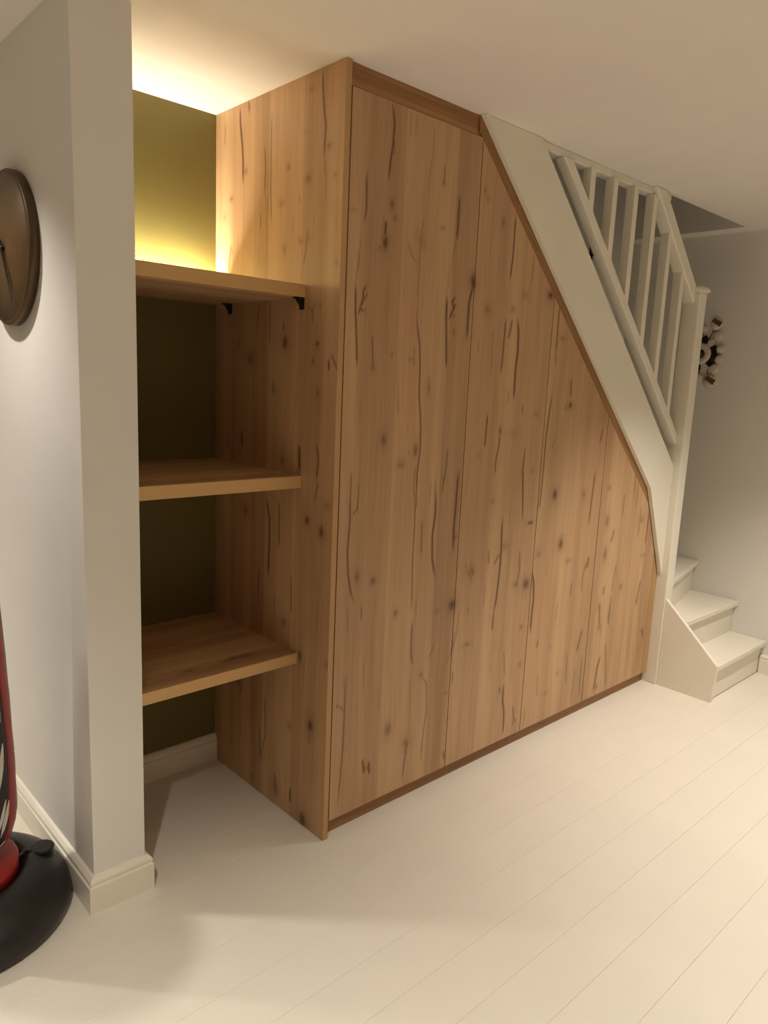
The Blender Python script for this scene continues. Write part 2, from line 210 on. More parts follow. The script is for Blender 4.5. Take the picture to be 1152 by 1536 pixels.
def wood(name, along, light, dark, crack, rough=0.5, strips=8.0, knots=0.0, contrast=1.0):
    """rustic oak board: strips of different tone, fine grain, short splits; traced splits and knots come from the point attribute dk"""
    t = NT(name); co = t.n('ShaderNodeTexCoord').outputs['Object']
    sp = t.n('ShaderNodeSeparateXYZ'); t.l(co, sp.inputs[0])
    x, y, z = sp.outputs
    if along == 'z': ac, al = t.math('ADD', x, t.math('MULTIPLY', y, 1.31)), z
    else: ac, al = t.math('ADD', z, t.math('MULTIPLY', y, 1.07)), x
    wob = t.math('MULTIPLY', t.math('SUBTRACT', t.noise(None, 1.0), 0.5), 0.0)
    def vec(ka, kl, off=0.0):
        c = t.n('ShaderNodeCombineXYZ')
        t.l(t.math('MULTIPLY', ac, ka), c.inputs[0]); t.l(t.math('MULTIPLY', al, kl), c.inputs[1]); c.inputs[2].default_value = off
        return c.outputs[0]
    # wandering of the grain
    wv = t.math('MULTIPLY', t.math('SUBTRACT', t.noise(vec(3.0, 1.3, 3.0), 1.0, 2), 0.5), 0.05)
    ac2 = t.math('ADD', ac, wv)
    def vec2(ka, kl, off=0.0):
        c = t.n('ShaderNodeCombineXYZ')
        t.l(t.math('MULTIPLY', ac2, ka), c.inputs[0]); t.l(t.math('MULTIPLY', al, kl), c.inputs[1]); c.inputs[2].default_value = off
        return c.outputs[0]
    vo = t.n('ShaderNodeTexVoronoi', voronoi_dimensions='1D', feature='F1'); t.l(ac, vo.inputs['W']); vo.inputs['Scale'].default_value = strips
    vs = t.n('ShaderNodeSeparateColor'); t.l(vo.outputs['Color'], vs.inputs[0])
    tone = t.math('ADD', t.math('MULTIPLY', vs.outputs[0], 0.32 * contrast), t.math('MULTIPLY', t.noise(vec2(14, 0.8, 1.0), 1.0, 3, 0.6), 0.9 * contrast))
    tone = t.math('ADD', tone, t.math('MULTIPLY', t.noise(vec2(110, 2.2, 2.0), 1.0, 4, 0.65), 0.55 * contrast))
    tone = t.math('SUBTRACT', tone, 0.40 * contrast, True)
    base = t.mix(t.ramp(tone, [(0.15, 1.0), (0.85, 0.0)]), light, dark)
    pink = t.ramp(t.noise(vec2(5, 1.1, 7.0), 1.0, 2), [(0.42, 0.0), (0.65, 1.0)])
    base = t.mix(t.math('MULTIPLY', pink, 0.35), base, t.mix(1.0, base, (1.06, 0.93, 0.92, 1), 'MULTIPLY'))
    # faint random splits following the grain
    fl = t.ramp(t.noise(vec2(52, 3.2, 5.0), 1.0, 2, 0.5), [(0.665, 0.0), (0.74, 1.0)])
    base = t.mix(t.math('MULTIPLY', fl, 0.45), base, crack)
    at = t.n('ShaderNodeAttribute', attribute_name='dk')
    dk = at.outputs['Fac']
    rag = t.math('ADD', t.math('MULTIPLY', t.noise(vec(260, 90, 9.0), 1.0, 2), 0.7), 0.65)
    dkr = t.math('MULTIPLY', dk, rag, True)
    base = t.mix(dkr, base, crack)
    t.l(base, t.b.inputs['Base Color'])
    t.b.inputs['Roughness'].default_value = rough
    hgt = t.math('SUBTRACT', t.noise(vec2(160, 3, 4.0), 1.0, 3), t.math('MULTIPLY', dkr, 1.5))
    t.bump(hgt, 0.12, 0.0015)
    return t.m
def lamp_mat(name, col, strength):
    t = NT(name); co = t.n('ShaderNodeTexCoord').outputs['Object']
    v = t.ramp(t.noise(co, 30, 1), [(0.0, 0.95), (1.0, 1.0)])
    t.l(t.mix(1.0, col + (1,), v, 'MULTIPLY'), t.b.inputs['Emission Color']); t.b.inputs['Emission Strength'].default_value = strength
    return t.m

M = {}
M['wall'] = paint('white wall paint', srgb(226, 223, 217), 0.6)
M['ceiling'] = paint('white ceiling paint', srgb(232, 226, 218), 0.8)
M['olive'] = paint('olive green wall paint', srgb(108, 96, 44), 0.6, 0.06)
M['white'] = paint('white gloss wood paint', srgb(232, 226, 210), 0.38, 0.03)
M['floor'] = paint('white floor paint', srgb(224, 217, 203), 0.42, 0.05, 3.0, 0.06, 120)
M['wall_far'] = paint('darkened bounce cutting wall paint', srgb(150, 142, 132), 0.6)  # darkened on purpose: cuts bounce from unseen walls and dims the stairwell
M['subfloor'] = paint('grey screed', srgb(110, 100, 88), 0.9)
OAK_L, OAK_D, OAK_C = srgb(202, 166, 125), srgb(159, 123, 88), srgb(88, 50, 26)
M['oak_v'] = wood('rustic oak upright grain', 'z', OAK_L, OAK_D, OAK_C)
M['oak_h'] = wood('rustic oak lying grain', 'x', OAK_L, OAK_D, OAK_C, strips=14)
M['oak_trim'] = wood('dark oak edging', 'x', srgb(172, 128, 78), srgb(118, 78, 44), OAK_C, strips=30, contrast=1.2)
M['oak_edge'] = wood('plain oak edging', 'x', srgb(210, 174, 120), srgb(194, 156, 102), srgb(150, 110, 66), strips=6, contrast=0.6)
M['oak_edge_v'] = wood('plain upright oak edging', 'z', srgb(200, 162, 114), srgb(176, 138, 92), srgb(120, 80, 46), strips=6, contrast=0.6)
M['inside'] = plain('dark gap shade', srgb(60, 44, 30), 0.8)  # dark colour stands in for shade behind the door gaps
M['black'] = plain('black moulded plastic', srgb(26, 24, 23), 0.42, bump=0.08)
M['rubber'] = plain('black rubber', srgb(14, 14, 14), 0.35)
M['vinyl'] = plain('black vinyl', srgb(34, 30, 27), 0.4)
M['red'] = plain('red vinyl', srgb(150, 26, 22), 0.4)
M['print'] = plain('off white print', srgb(205, 200, 190), 0.5)
M['bronze'] = plain('brushed bronze', srgb(104, 80, 48), 0.42, 0.3, var=0.25)
M['bronze_d'] = plain('dark bronze rim', srgb(84, 62, 34), 0.45, 0.3)
M['dark'] = plain('dark brown metal', srgb(40, 26, 18), 0.5, 0.3)
M['steel'] = plain('black steel', srgb(38, 36, 30), 0.5, 0.4)
M['pearl'] = plain('pearly cream shell', srgb(214, 204, 184), 0.3)
M['brownband'] = plain('brown shell band', srgb(104, 70, 46), 0.4)
M['chrome'] = plain('brushed white metal', srgb(220, 220, 216), 0.4, 0.2)
M['lens'] = lamp_mat('downlight lens', (1.0, 0.86, 0.62), 6.0)
M['led'] = lamp_mat('warm led', (1.0, 0.78, 0.42), 8.0)

# ------------------------------------------------------------------ setting
# floor of painted boards running along the cupboard front
FX0, FX1, FY0, FY1 = -3.4, XR, -4.4, 2.6
floor = G().box(FX0, FX1, FY0, FY1, -0.06, -0.02).build('floor', M['subfloor'])
struct(floor, 'white painted board floor')
PW = 0.1445; k0 = math.ceil((FY0 + 0.911) / PW)
def plank_mesh(wd):
    c = 0.0006; g = 0.0002; L = FX1 - FX0
    pr = [(g,-0.02),(wd-g,-0.02),(wd-g,-c),(wd-g-c,0),(g+c,0),(g,-c)]
    return G().prism(pr, 0, L, axis='x')
pm = None
yy = -0.911 + PW * k0
while yy < FY1 - 0.01:
    wd = min(PW, FY1 - yy)
    if pm is None or wd < PW - 1e-6:
        o = plank_mesh(wd).build('plank', M['floor'], floor); pm = o.data
    else:
        o = link(bpy.data.objects.new('plank', pm), floor)
    o.location = (FX0, yy, 0)
    yy += PW

# ceiling with the stairwell opening (x 0.897..2.73, y 0..D)
HX0, HX1 = 0.60, 2.73
cg = G()
T = 0.36
cg.box(FX0, FX1, FY0, 0.0, H, H+T); cg.box(FX0, HX0, 0.0, D+0.1, H, H+T); cg.box(HX1, FX1, 0.0, D+0.1, H, H+T); cg.box(FX0, XW1, D+0.1, FY1, H, H+T)
struct(cg.build('ceiling', M['ceiling']), 'white ceiling')
# walls
struct(G().box(XW0, XW1, YW, FY1, 0, H).build('wall_partition', M['wall']), 'white partition wall ending beside the shelves')
struct(G().box(XW1, 0.019, D, D+0.1, 0, H).build('wall_alcove', M['olive']), 'olive green wall behind the shelves')
struct(G().box(0.019, XR, D, D+0.1, 0, 4.6).build('wall_back', M['wall']), 'white wall behind the stairs')
struct(G().box(XR, XR+0.1, FY0, D+0.1, 0, H).build('wall_right', M['wall']), 'white wall beside the bottom steps')
struct(G().box(FX0-0.1, FX0, FY0, FY1, 0, H).build('wall_left', M['wall_far']))
struct(G().box(FX0, FX1, FY0-0.1, FY0, 0, H).build('wall_front', M['wall_far']))
struct(G().box(FX0, XW1, FY1, FY1+0.1, 0, H).build('wall_far', M['wall_far']))
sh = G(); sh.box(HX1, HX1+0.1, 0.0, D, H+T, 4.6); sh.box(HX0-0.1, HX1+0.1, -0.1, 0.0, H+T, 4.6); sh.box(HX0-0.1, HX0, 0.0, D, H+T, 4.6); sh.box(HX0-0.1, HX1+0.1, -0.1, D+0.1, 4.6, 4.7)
struct(sh.build('wall_stairwell', M['wall_far']), 'unlit upper stairwell walls')  # shade of the stairwell is partly put into this darker paint
struct(G().cbox(0.90, 1.90, -0.006, 0.045, H-0.028, H, 0.003).build('trim_1', M['white']), 'white trim along the edge of the ceiling opening')

# baseboards
def baseboard(name, path, label=None, th=0.02, ht=0.108):
    """path of (x,y) on the wall faces; the board stands on the right-hand side of the direction of travel"""
    prof = [(0,0),(th,0),(th,ht*0.74),(th*0.72,ht*0.77),(th*0.72,ht*0.80),(th*0.86,ht*0.83),(th*0.80,ht*0.90),(th*0.4,ht*0.985),(0,ht)]
    n = len(path); v = []; f = []
    for i, p in enumerate(path):
        p = Vector(p); ns = []
        if i > 0: d = (p - Vector(path[i-1])).normalized(); ns.append(Vector((d.y, -d.x)))
        if i < n-1: d = (Vector(path[i+1]) - p).normalized(); ns.append(Vector((d.y, -d.x)))
        m = ns[0] if len(ns) == 1 else (ns[0]+ns[1]) / (1 + ns[0].dot(ns[1]))
        for dd, z in prof: v.append((p.x + m.x*dd, p.y + m.y*dd, z))
    q = len(prof)
    for i in range(n-1):
        for j in range(q):
            k = (j+1) % q; f.append((i*q+j, i*q+k, (i+1)*q+k, (i+1)*q+j))
    f.append(tuple(range(q))); f.append(tuple(range((n-1)*q, n*q)))
    return struct(obj(name, v, f, M['white']), label)
baseboard('baseboard_partition', [(XW0, FY1), (XW0, YW), (XW1, YW), (XW1, D)][::1], 'white skirting board around the partition wall')
baseboard('baseboard_alcove', [(XW1+0.02, D), (0.0, D)], 'white skirting board under the shelves')
baseboard('baseboard_right', [(XR, -0.33), (XR, FY0)], 'white skirting board on the right wall')

# ------------------------------------------------------------------ understairs cupboard
def darkness(U, Z, cracks, knots):
    out = np.zeros(U.shape)
    for w_, s_, p in cracks:
        P = np.array(p).reshape(-1, 2); w_ = max(w_*1.25, 0.0021); s_ = min(1.0, s_*1.35)
        lo = P.min(0) - 4*w_; hi = P.max(0) + 4*w_
        m = (U > lo[0]) & (U < hi[0]) & (Z > lo[1]) & (Z < hi[1])
        if not m.any(): continue
        u = U[m]; z = Z[m]; best = np.zeros(u.shape)
        seg = np.hypot(*(P[1:]-P[:-1]).T); cum = np.concatenate([[0], np.cumsum(seg)]); L = cum[-1]
        for i in range(len(P)-1):
            d = P[i+1]-P[i]; l2 = (d@d) + 1e-12
            tt = np.clip(((u-P[i,0])*d[0] + (z-P[i,1])*d[1])/l2, 0, 1)
            dist = np.hypot(u-P[i,0]-tt*d[0], z-P[i,1]-tt*d[1])
            q = (cum[i] + tt*seg[i]) / L
            tap = np.clip(np.minimum(q, 1-q)*6 + 0.35, 0, 1)
            best = np.maximum(best, s_*tap*np.exp(-(dist/(w_*(0.55+0.45*tap)))**2))
        out[m] = np.maximum(out[m], best)
    for x, z0, rx, rz, s_ in knots:
        q = ((U-x)/rx)**2 + ((Z-z0)/rz)**2
        m = q < 12
        if m.any():
            out[m] = np.maximum(out[m], np.maximum(min(1, s_*1.2)*np.exp(-q[m]*0.8), 0.40*s_*np.exp(-q[m]*0.28)))
    return np.clip(out, 0, 1)
def grid_panel(name, u0, u1, zb, top, front, back, axis, cracks, knots, mat, parent, breaks=(), du=0.0026, dz=0.009):
    """upright panel with a fine front grid that carries the traced splits and knots; top(u) gives its upper edge"""
    us = np.linspace(u0, u1, int((u1-u0)/du)+1)
    for b in breaks:
        if u0 < b < u1: us[np.argmin(abs(us-b))] = b
    nz = int((max(top(u) for u in us) - zb)/dz)
    tz = np.array([top(u) for u in us])
    U = np.repeat(us[:,None], nz+1, 1); Z = zb + (tz-zb)[:,None]*np.linspace(0,1,nz+1)[None,:]
    dk = darkness(U, Z, cracks, knots)
    nu = len(us); F = np.full(U.shape, front)
    fr = np.stack([U,F,Z],-1) if axis == 'y' else np.stack([F,U,Z],-1)
    fr = fr.reshape(-1,3); idx = np.arange(nu*(nz+1)).reshape(nu, nz+1)
    a, b, c, d = idx[:-1,:-1], idx[1:,:-1], idx[1:,1:], idx[:-1,1:]
    quads = np.stack([a,b,c,d],-1).reshape(-1,4)
    if axis == 'x': quads = quads[:,::-1]
    loop = np.concatenate([idx[:,0], idx[-1,1:], idx[-2::-1,-1], idx[0,-2:0:-1]])
    bk = fr[loop].copy(); bk[:, 1 if axis == 'y' else 0] = back
    n0 = len(fr); n = len(loop); j = np.arange(n); bl = n0 + j
    ring = np.stack([loop, bl, np.roll(bl,-1), np.roll(loop,-1)],-1)
    if axis == 'x': ring = ring[:,::-1]
    verts = np.concatenate([fr, bk]); bf = list(bl[::-1]) if axis == 'y' else list(bl)
    me = bpy.data.meshes.new(name)
    me.from_pydata(verts.tolist(), [], np.concatenate([quads, ring]).tolist() + [bf])
    me.materials.append(mat)
    at = me.attributes.new('dk', 'FLOAT', 'POINT')
    at.data.foreach_set('value', np.concatenate([dk.ravel(), np.zeros(n)]).astype(np.float32))
    me.update()
    return link(bpy.data.objects.new(name, me), parent)

cup = tag(empty('understairs_cupboard'), 'rustic oak built-in cupboard with sloping doors filling the space under the stairs', 'cupboard')
SIDE_T = 0.020
grid_panel('side_panel', 0.0, D-0.001, 0.0, lambda u: H-0.0005, 0.0, SIDE_T, 'x', SIDE_CRACKS, SIDE_KNOTS, M['oak_v'], cup)
G().cbox(-0.0002, SIDE_T+0.0002, -0.0012, 0.0, 0.0, H-0.0005, 0.0004).build('front_edging', M['oak_edge_v'], cup)
SC = 0.046
def dtop(x): return min(2.334, 1.061 + SL*(1.976-x) - SC - 0.002, 1.061 - 2.212*(x-1.976) - 0.003)
xk = 1.976 + (SC - 0.001) / (2.212 - SL)
xt = 1.976 - (2.334 + SC + 0.002 - 1.061) / SL
for x0, x1 in ((0.0290, 0.5978), (0.6022, 1.0748), (1.0792, 1.5578), (1.5622, 2.127)):
    grid_panel('door', x0, x1, 0.060, dtop, 0.004, 0.024, 'y', DOOR_CRACKS, DOOR_KNOTS, M['oak_v'], cup, breaks=(xk, xt))
G().prism([(SIDE_T+0.0005, 2.337), (0.5935, 2.337), (0.5775, 2.3525), (0.5775, H-0.0005), (SIDE_T+0.0005, H-0.0005)], 0.010, 0.030, c=0.0008).build('header_strip', M['oak_trim'], cup)
G().cbox(SIDE_T+0.0005, 2.1885, 0.0265, 0.044, 0.0, 0.0575, 0.001).build('plinth', M['oak_trim'], cup)
x_k0 = 1.976
e = lambda x: 1.061 + SL*(1.976-x) - 0.0008
sa = math.atan(SL); x_s = 0.5785; wp = SC * math.cos(sa)
Lk = (x_k0 - x_s) / math.cos(sa) - 0.003; da = math.atan(2.212) - sa
strip = G().prism([(0.0, 0.0), (Lk, 0.0), (Lk + wp/math.tan(da), -wp), (wp*math.tan(sa), -wp)], 0.0036, 0.030).build('sloping_strip', M['oak_trim'], cup)
strip.location = (x_s, 0.0, e(x_s)); strip.rotation_euler = (0, sa, 0)
G().prism([(2.131, 0.0595), (2.186, 0.0595), (2.186, low_edge(2.186)-0.002), (2.131, low_edge(2.131)-0.002)], 0.005, 0.024).build('end_strip', M['oak_edge_v'], cup)
G().prism([(0.021, 0.059), (2.185, 0.059), (2.185, 0.56), (1.99, 1.02), (0.62, 2.31), (0.021, 2.335)], 0.036, 0.044).build('gap_shade_sheet', M['inside'], cup)  # dark sheet added behind the doors so their gaps look shaded

# ------------------------------------------------------------------ shelves
SHY = 0.165
def shelf(ztop, zbot, label, brackets=False, cr=(), kn=()):
    s = tag(empty('wall_shelf', (XW1, SHY, zbot)), label, 'shelf', 'shelves between the partition wall and the cupboard')
    wdt, dep, th = -XW1 - 0.0005, D - SHY - 0.0005, ztop - zbot
    # board with a fine top grid for its own splits
    nx, ny = 150, 110
    xs = np.linspace(0.0005, wdt, nx); ys = np.linspace(0.003, dep, ny)
    X, Y = np.meshgrid(xs, ys, indexing='ij'); dk = np.zeros(X.shape)
    if cr or kn: dk = darkness(X, Y, cr, kn)
    v = [(X[i,j], Y[i,j], th) for i in range(nx) for j in range(ny)]
    f = [(i*ny+j, (i+1)*ny+j, (i+1)*ny+j+1, i*ny+j+1) for i in range(nx-1) for j in range(ny-1)]
    lp = [i*ny for i in range(nx)] + [(nx-1)*ny+j for j in range(1,ny)] + [i*ny+ny-1 for i in range(nx-2,-1,-1)] + [j for j in range(ny-2,0,-1)]
    n0 = len(v); v += [(v[q][0], v[q][1], 0.0) for q in lp]; n = len(lp)
    f += [(lp[i], n0+i, n0+(i+1)%n, lp[(i+1)%n]) for i in range(n)] + [tuple(range(n0+n-1, n0-1, -1))]
    me = bpy.data.meshes.new('board'); me.from_pydata(v, [], f); me.materials.append(M['oak_h'])
    a = me.attributes.new('dk','FLOAT','POINT'); a.data.foreach_set('value', np.concatenate([dk.ravel(), np.zeros(n)]).astype(np.float32))
    bm = bmesh.new(); bm.from_mesh(me); bmesh.ops.recalc_face_normals(bm, faces=bm.faces); bm.to_mesh(me); bm.free()
    link(bpy.data.objects.new('board', me), s)
    G().cbox(0.0005, wdt, 0.0, 0.003, 0.0, th, 0.0008).build('front_edging', M['oak_edge'], s)
    if brackets:
        for y0 in (0.004, 0.425):
            g = G(); g.cbox(wdt-0.030, wdt-0.001, y0, y0+0.022, -0.0045, -0.0005, 0.0008); g.cbox(wdt-0.0045, wdt-0.0005, y0, y0+0.022, -0.036, -0.0005, 0.0008)
            g.prism([(wdt-0.028,-0.004),(wdt-0.004,-0.004),(wdt-0.004,-0.032)], y0+0.009, y0+0.013)
            g.build('bracket', M['steel'], s)
    return s
shelf(1.802, 1.764, 'top oak shelf of three, lit from above by the warm strip light', True)
shelf(1.210, 1.171, 'middle oak shelf of three, halfway up the alcove')
shelf(0.611, 0.574, 'lowest oak shelf of three, above the skirting board', False,
      [(0.004, 0.7, [0.30, 0.075, 0.36, 0.08, 0.42, 0.072]), (0.003, 0.5, [0.33, 0.095, 0.42, 0.09]), (0.003, 0.4, [0.1, 0.3, 0.3, 0.31])], [(0.19, 0.075, 0.018, 0.008, 0.6), (0.40, 0.078, 0.03, 0.009, 0.6)])
# strip light lying on the top shelf at the wall
led = tag(empty('strip_light', (XW1+0.02, D-0.056, 1.8025)), 'slim warm strip light lying on the top shelf against the olive wall', 'light')
G().cbox(0.0, 0.50, 0.0, 0.022, 0.0, 0.010, 0.001).build('channel', M['chrome'], led)
G().cbox(0.004, 0.496, 0.004, 0.018, 0.0102, 0.0125, 0.0005).build('diffuser', M['led'], led)
ld = bpy.data.lights.new('strip_glow', 'AREA'); ld.shape = 'RECTANGLE'; ld.size = 0.49; ld.size_y = 0.012; ld.energy = LED_WATTS; ld.color = LED_COLOR
lo = link(bpy.data.objects.new('strip_glow', ld)); lo.location = (XW1+0.27, D-0.045, 1.8160); lo.rotation_euler = (math.pi - 0.80, 0, 0)

# ------------------------------------------------------------------ staircase
st = tag(empty('staircase', (2.189, 0.0, 0.0)), 'white painted staircase with balustrade rising over the oak cupboard', 'staircase')
def part(g, name, mat, smooth=False, parent=None):
    o = g.build(name, mat, None, smooth, (2.189, 0.0, 0.0)); o.location = (0,0,0)
    o.parent = parent or st
    return o
zs = lambda x: 1.185 + 0.958*(2.164 - x)          # stringer upper edge
NX = 2.189
part(G().prism([(0.577, H-0.001), (1.976, 1.061), (NX-0.001, 0.592), (NX-0.001, zs(NX)), (0.898, H-0.001)], -0.018, 0.003, c=0.001), 'stringer', M['white'])
part(G().prism([(0.93, zs(0.93)-0.02), (NX-0.001, zs(NX)-0.02), (NX-0.001, 0.75), (0.93, 1.95)], 0.0455, 0.062), 'inner_stringer', M['white'])
zr = lambda x: 1.332 + 0.958*(2.179 - x)
xr0 = 2.179 - (H-0.03-1.332)/0.958
part(G().prism([(xr0, H-0.03), (NX-0.001, zr(NX)), (NX-0.001, zr(NX)-0.058), (xr0-0.06, H-0.03)], -0.018, 0.024, c=0.002), 'base_rail', M['white'])
zh = lambda x: 2.085 - 0.947*(x - 2.14)
xh0 = 2.14 + (2.085 - H + 0.001)/0.947
part(G().prism([(xh0, H-0.001), (NX-0.001, zh(NX)), (NX-0.001, zh(NX)-0.085), (xh0-0.09, H-0.001)], -0.030, 0.030, c=0.004), 'handrail', M['white'])
for i, bx in enumerate((1.226, 1.394, 1.560, 1.727, 1.890, 2.050)):
    b = 0.034; x1 = bx + b
    t0 = lambda x: min(H-0.029, zh(x)-0.086)
    part(G().prism([(bx, zr(bx)-0.002), (x1, zr(x1)-0.002), (x1, t0(x1)), (bx, t0(bx))], -0.016, 0.022), 'baluster', M['white'])
nw = part(G().cbox(NX, NX+0.075, -0.053, 0.032, 0.0, 2.005, 0.003), 'newel_post', M['white'])
cap = G(); c0 = (NX+0.0375, -0.0155)
for hw, z0, z1 in ((0.041, 2.0055, 2.012), (0.048, 2.012, 2.026), (0.044, 2.026, 2.034)):
    cap.cbox(c0[0]-hw, c0[0]+hw, c0[1]-hw, c0[1]+hw, z0, z1, 0.002)
o = part(cap, 'post_cap', M['white'], parent=nw)
# lower string beside the bottom steps
part(G().prism([(-0.054, 0.0), (-0.340, 0.0), (-0.352, 0.194), (-0.054, 0.470)], NX+0.008, NX+0.030, axis='x', c=0.0015), 'lower_string', M['white'])
# steps: tread outlines (x,y) and heights
XA, XB = NX+0.031, XR-0.002
steps = [
    ([(XA,-0.350),(XB,-0.350),(XB,-0.13),(XA,-0.13)], 0.190, (XA,-0.325,XB,-0.325)),
    ([(XA,-0.170),(XB,-0.175),(XB,0.14),(NX+0.076,0.022),(NX+0.076,-0.054),(XA,-0.054)], 0.375, (XA,-0.148,XB,-0.150)),
    ([(NX+0.078,-0.052),(XB,0.080),(XB,0.50),(NX+0.078,0.03)], 0.560, (NX+0.080,-0.030,XB,0.104)),
    ([(NX+0.078,0.0),(XB,0.44),(XB,D-0.002),(2.52,D-0.002),(NX+0.06,0.03)], 0.745, (NX+0.09,0.03,XB,0.465)),
    ([(NX+0.06,0.026),(2.60,D-0.002),(2.15,D-0.002),(2.15,0.064)], 0.930, (NX+0.05,0.05,2.575,D-0.004)),
]
for poly, z, r in steps:
    tr = part(G().prism(poly, z-0.028, z, axis='z', c=0.003), 'tread', M['white'])
    dx, dy = r[2]-r[0], r[3]-r[1]; L = math.hypot(dx, dy); nx_, ny_ = -dy/L*0.012, dx/L*0.012
    part(G().prism([(r[0],r[1]),(r[2],r[3]),(r[2]+nx_,r[3]+ny_),(r[0]+nx_,r[1]+ny_)], z-0.185+0.0005, z-0.0285, axis='z'), 'riser', M['white'])
for i in range(7):
    xn = 2.165 - 0.197*(i) ; z = 0.930 + 0.1885*(i+1)
    part(G().cbox(xn-0.235, xn, 0.064, D-0.002, z-0.028, z, 0.003), 'tread', M['white'])
    part(G().box(xn-0.032, xn-0.020, 0.064, D-0.002, z-0.1885+0.0005, z-0.0285), 'riser', M['white'])

# ------------------------------------------------------------------ wall clock on the partition wall
CY, CZ, CRD = 0.615, 1.845, 0.212
ck = tag(empty('wall_clock', (XW0, CY, CZ)), 'round bronze coloured wall clock on the white partition wall', 'clock')
G().lathe([(CRD*0.97, -0.001), (CRD, -0.003), (CRD, -0.024), (CRD-0.004, -0.029), (CRD-0.010, -0.029)], seg=96, axis='x').build('case', M['bronze_d'], ck, True)
G().lathe([(0.0005, -0.0300), (CRD-0.012, -0.0290), (CRD-0.011, -0.0270), (0.0005, -0.0270)], seg=96, axis='x').build('dial', M['bronze'], ck, True)
def hand(name, ang, L, tail, wd, x):
    dy, dz = math.sin(ang), math.cos(ang)
    px, pz = dz, -dy
    P = [(-tail*dy - wd*px, -tail*dz - wd*pz), (-tail*dy + wd*px, -tail*dz + wd*pz), (L*dy + wd*0.6*px, L*dz + wd*0.6*pz), (L*dy - wd*0.6*px, L*dz - wd*0.6*pz)]
    G().prism(P, x, x-0.0015, axis='x').build(name, M['dark'], ck)
hand('minute_hand', math.pi+0.52, 0.170, 0.03, 0.0040, -0.039)
hand('hour_hand', math.pi+0.44, 0.125, 0.025, 0.0045, -0.035)
G().lathe([(0.0004, -0.043), (0.006, -0.042), (0.007, -0.039), (0.007, -0.0305)], seg=24, axis='x').build('pivot', M['dark'], ck, True)

# ------------------------------------------------------------------ punching bag
BX, BY = -0.990, 0.355
bag = tag(empty('punching_bag', (BX, BY, 0)), 'freestanding punching bag, red and black on a domed black base', 'punching bag')
prof = [(0.0, 0.0), (0.262, 0.0), (0.278, 0.012), (0.282, 0.035), (0.276, 0.065), (0.255, 0.098), (0.215, 0.128), (0.180, 0.142), (0.166, 0.143), (0.158, 0.136), (0.150, 0.120)]
prof2 = [(0.001,0.0)] + prof[1:] + [(0.001, 0.120)]
base = G().lathe(prof2, seg=72).build('base', M['black'], bag, True)
fc = G(); ca = math.radians(-4); cxp, cyp = 0.212*math.cos(ca), 0.212*math.sin(ca)
fc.lathe([(0.0005,0.100),(0.034,0.100),(0.034,0.136),(0.0325,0.1385),(0.030,0.140),(0.0005,0.1405)], c=(cxp,cyp,0), seg=48)
fc.build('filler_cap', M['rubber'], base)
G().tube([(cxp-0.03,cyp-0.004,0.134),(cxp-0.05,cyp-0.01,0.150),(cxp-0.072,cyp-0.02,0.146)], 0.007).build('cap_strap', M['rubber'], base, True)
G().lathe([(0.001,0.1205),(0.140,0.1205),(0.148,0.126),(0.148,0.160),(0.140,0.170),(0.108,0.176),(0.104,0.205),(0.001,0.205)], seg=64).build('collar', M['red'], bag, True)
def bag_r(z):
    zz = [0.206, 0.225, 0.25, 0.29, 0.33, 0.45, 0.72, 1.0, 1.30, 1.46, 1.53, 1.56]
    rr = [0.106, 0.122, 0.136, 0.147, 0.150, 0.149, 0.141, 0.127, 0.108, 0.090, 0.060, 0.001]
    return float(np.interp(z, zz, rr))
zsamp = [0.206,0.215,0.225,0.237,0.25,0.27,0.29,0.31,0.33,0.4,0.45,0.6,0.75,0.9,1.05,1.2,1.30,1.38,1.46,1.50,1.53,1.55,1.56]
body = G().lathe([(0.001,0.206)] + [(bag_r(z), z) for z in zsamp], seg=72).build('bag', M['vinyl'], bag, True)
def patch(name, mat, zc, parent):
    """strip on the bag: rows of (z, angle from, angle to) in degrees"""
    v = []; f = []; N = 6; m = N+1
    for off in (0.0012, -0.001):
        for z, a0, a1 in zc:
            for i in range(m):
                a = math.radians(a0+(a1-a0)*i/N); r = bag_r(z)+off
                v.append((r*math.cos(a), r*math.sin(a), z))
    R_ = len(zc); K = R_*m
    for j in range(R_-1):
        for i in range(N):
            a, b, c, d = j*m+i, j*m+i+1, (j+1)*m+i+1, (j+1)*m+i
            f += [(a,b,c,d), (K+d,K+c,K+b,K+a)]
    for j in range(R_-1):
        for i in (0, N):
            f.append((j*m+i, (j+1)*m+i, K+(j+1)*m+i, K+j*m+i))
    for i in range(N):
        for j in (0, R_-1):
            f.append((j*m+i, j*m+i+1, K+j*m+i+1, K+j*m+i))
    return obj(name, v, f, mat, parent, True)
for a in (-35, 85, 205):
    patch('red_panel', M['red'], [(z, a-10-4*math.sin(z*9), a+9-3*math.sin(z*9)) for z in (0.215,0.225,0.237,0.25,0.27,0.29,0.31,0.33,0.4,0.45,0.55,0.65,0.75,0.85)] + [(0.95, a-9, a+7), (1.05, a-5, a+4), (1.15, a-1, a+1)], body)
    for z0, z1, a0, a1, wd in ((0.28,0.37,-58,-45,3.0), (0.30,0.38,-62,-50,2.0), (0.236,0.256,-66,-44,4), (0.220,0.232,-64,-46,4), (0.30,0.40,-18,-24,3), (0.40,0.47,-24,-17,2.5), (0.48,0.56,-17,-24,2.5), (0.42,0.54,-58,-49,3), (0.56,0.66,-22,-18,2.5), (0.60,0.72,-50,-56,3)):
        patch('white_mark', M['print'], [(z0+(z1-z0)*q, a+35+a0+(a1-a0)*q-wd*math.sin(math.pi*q)-0.3, a+35+a0+(a1-a0)*q+wd*math.sin(math.pi*q)+0.3) for q in (0,.2,.4,.6,.8,1)], body)

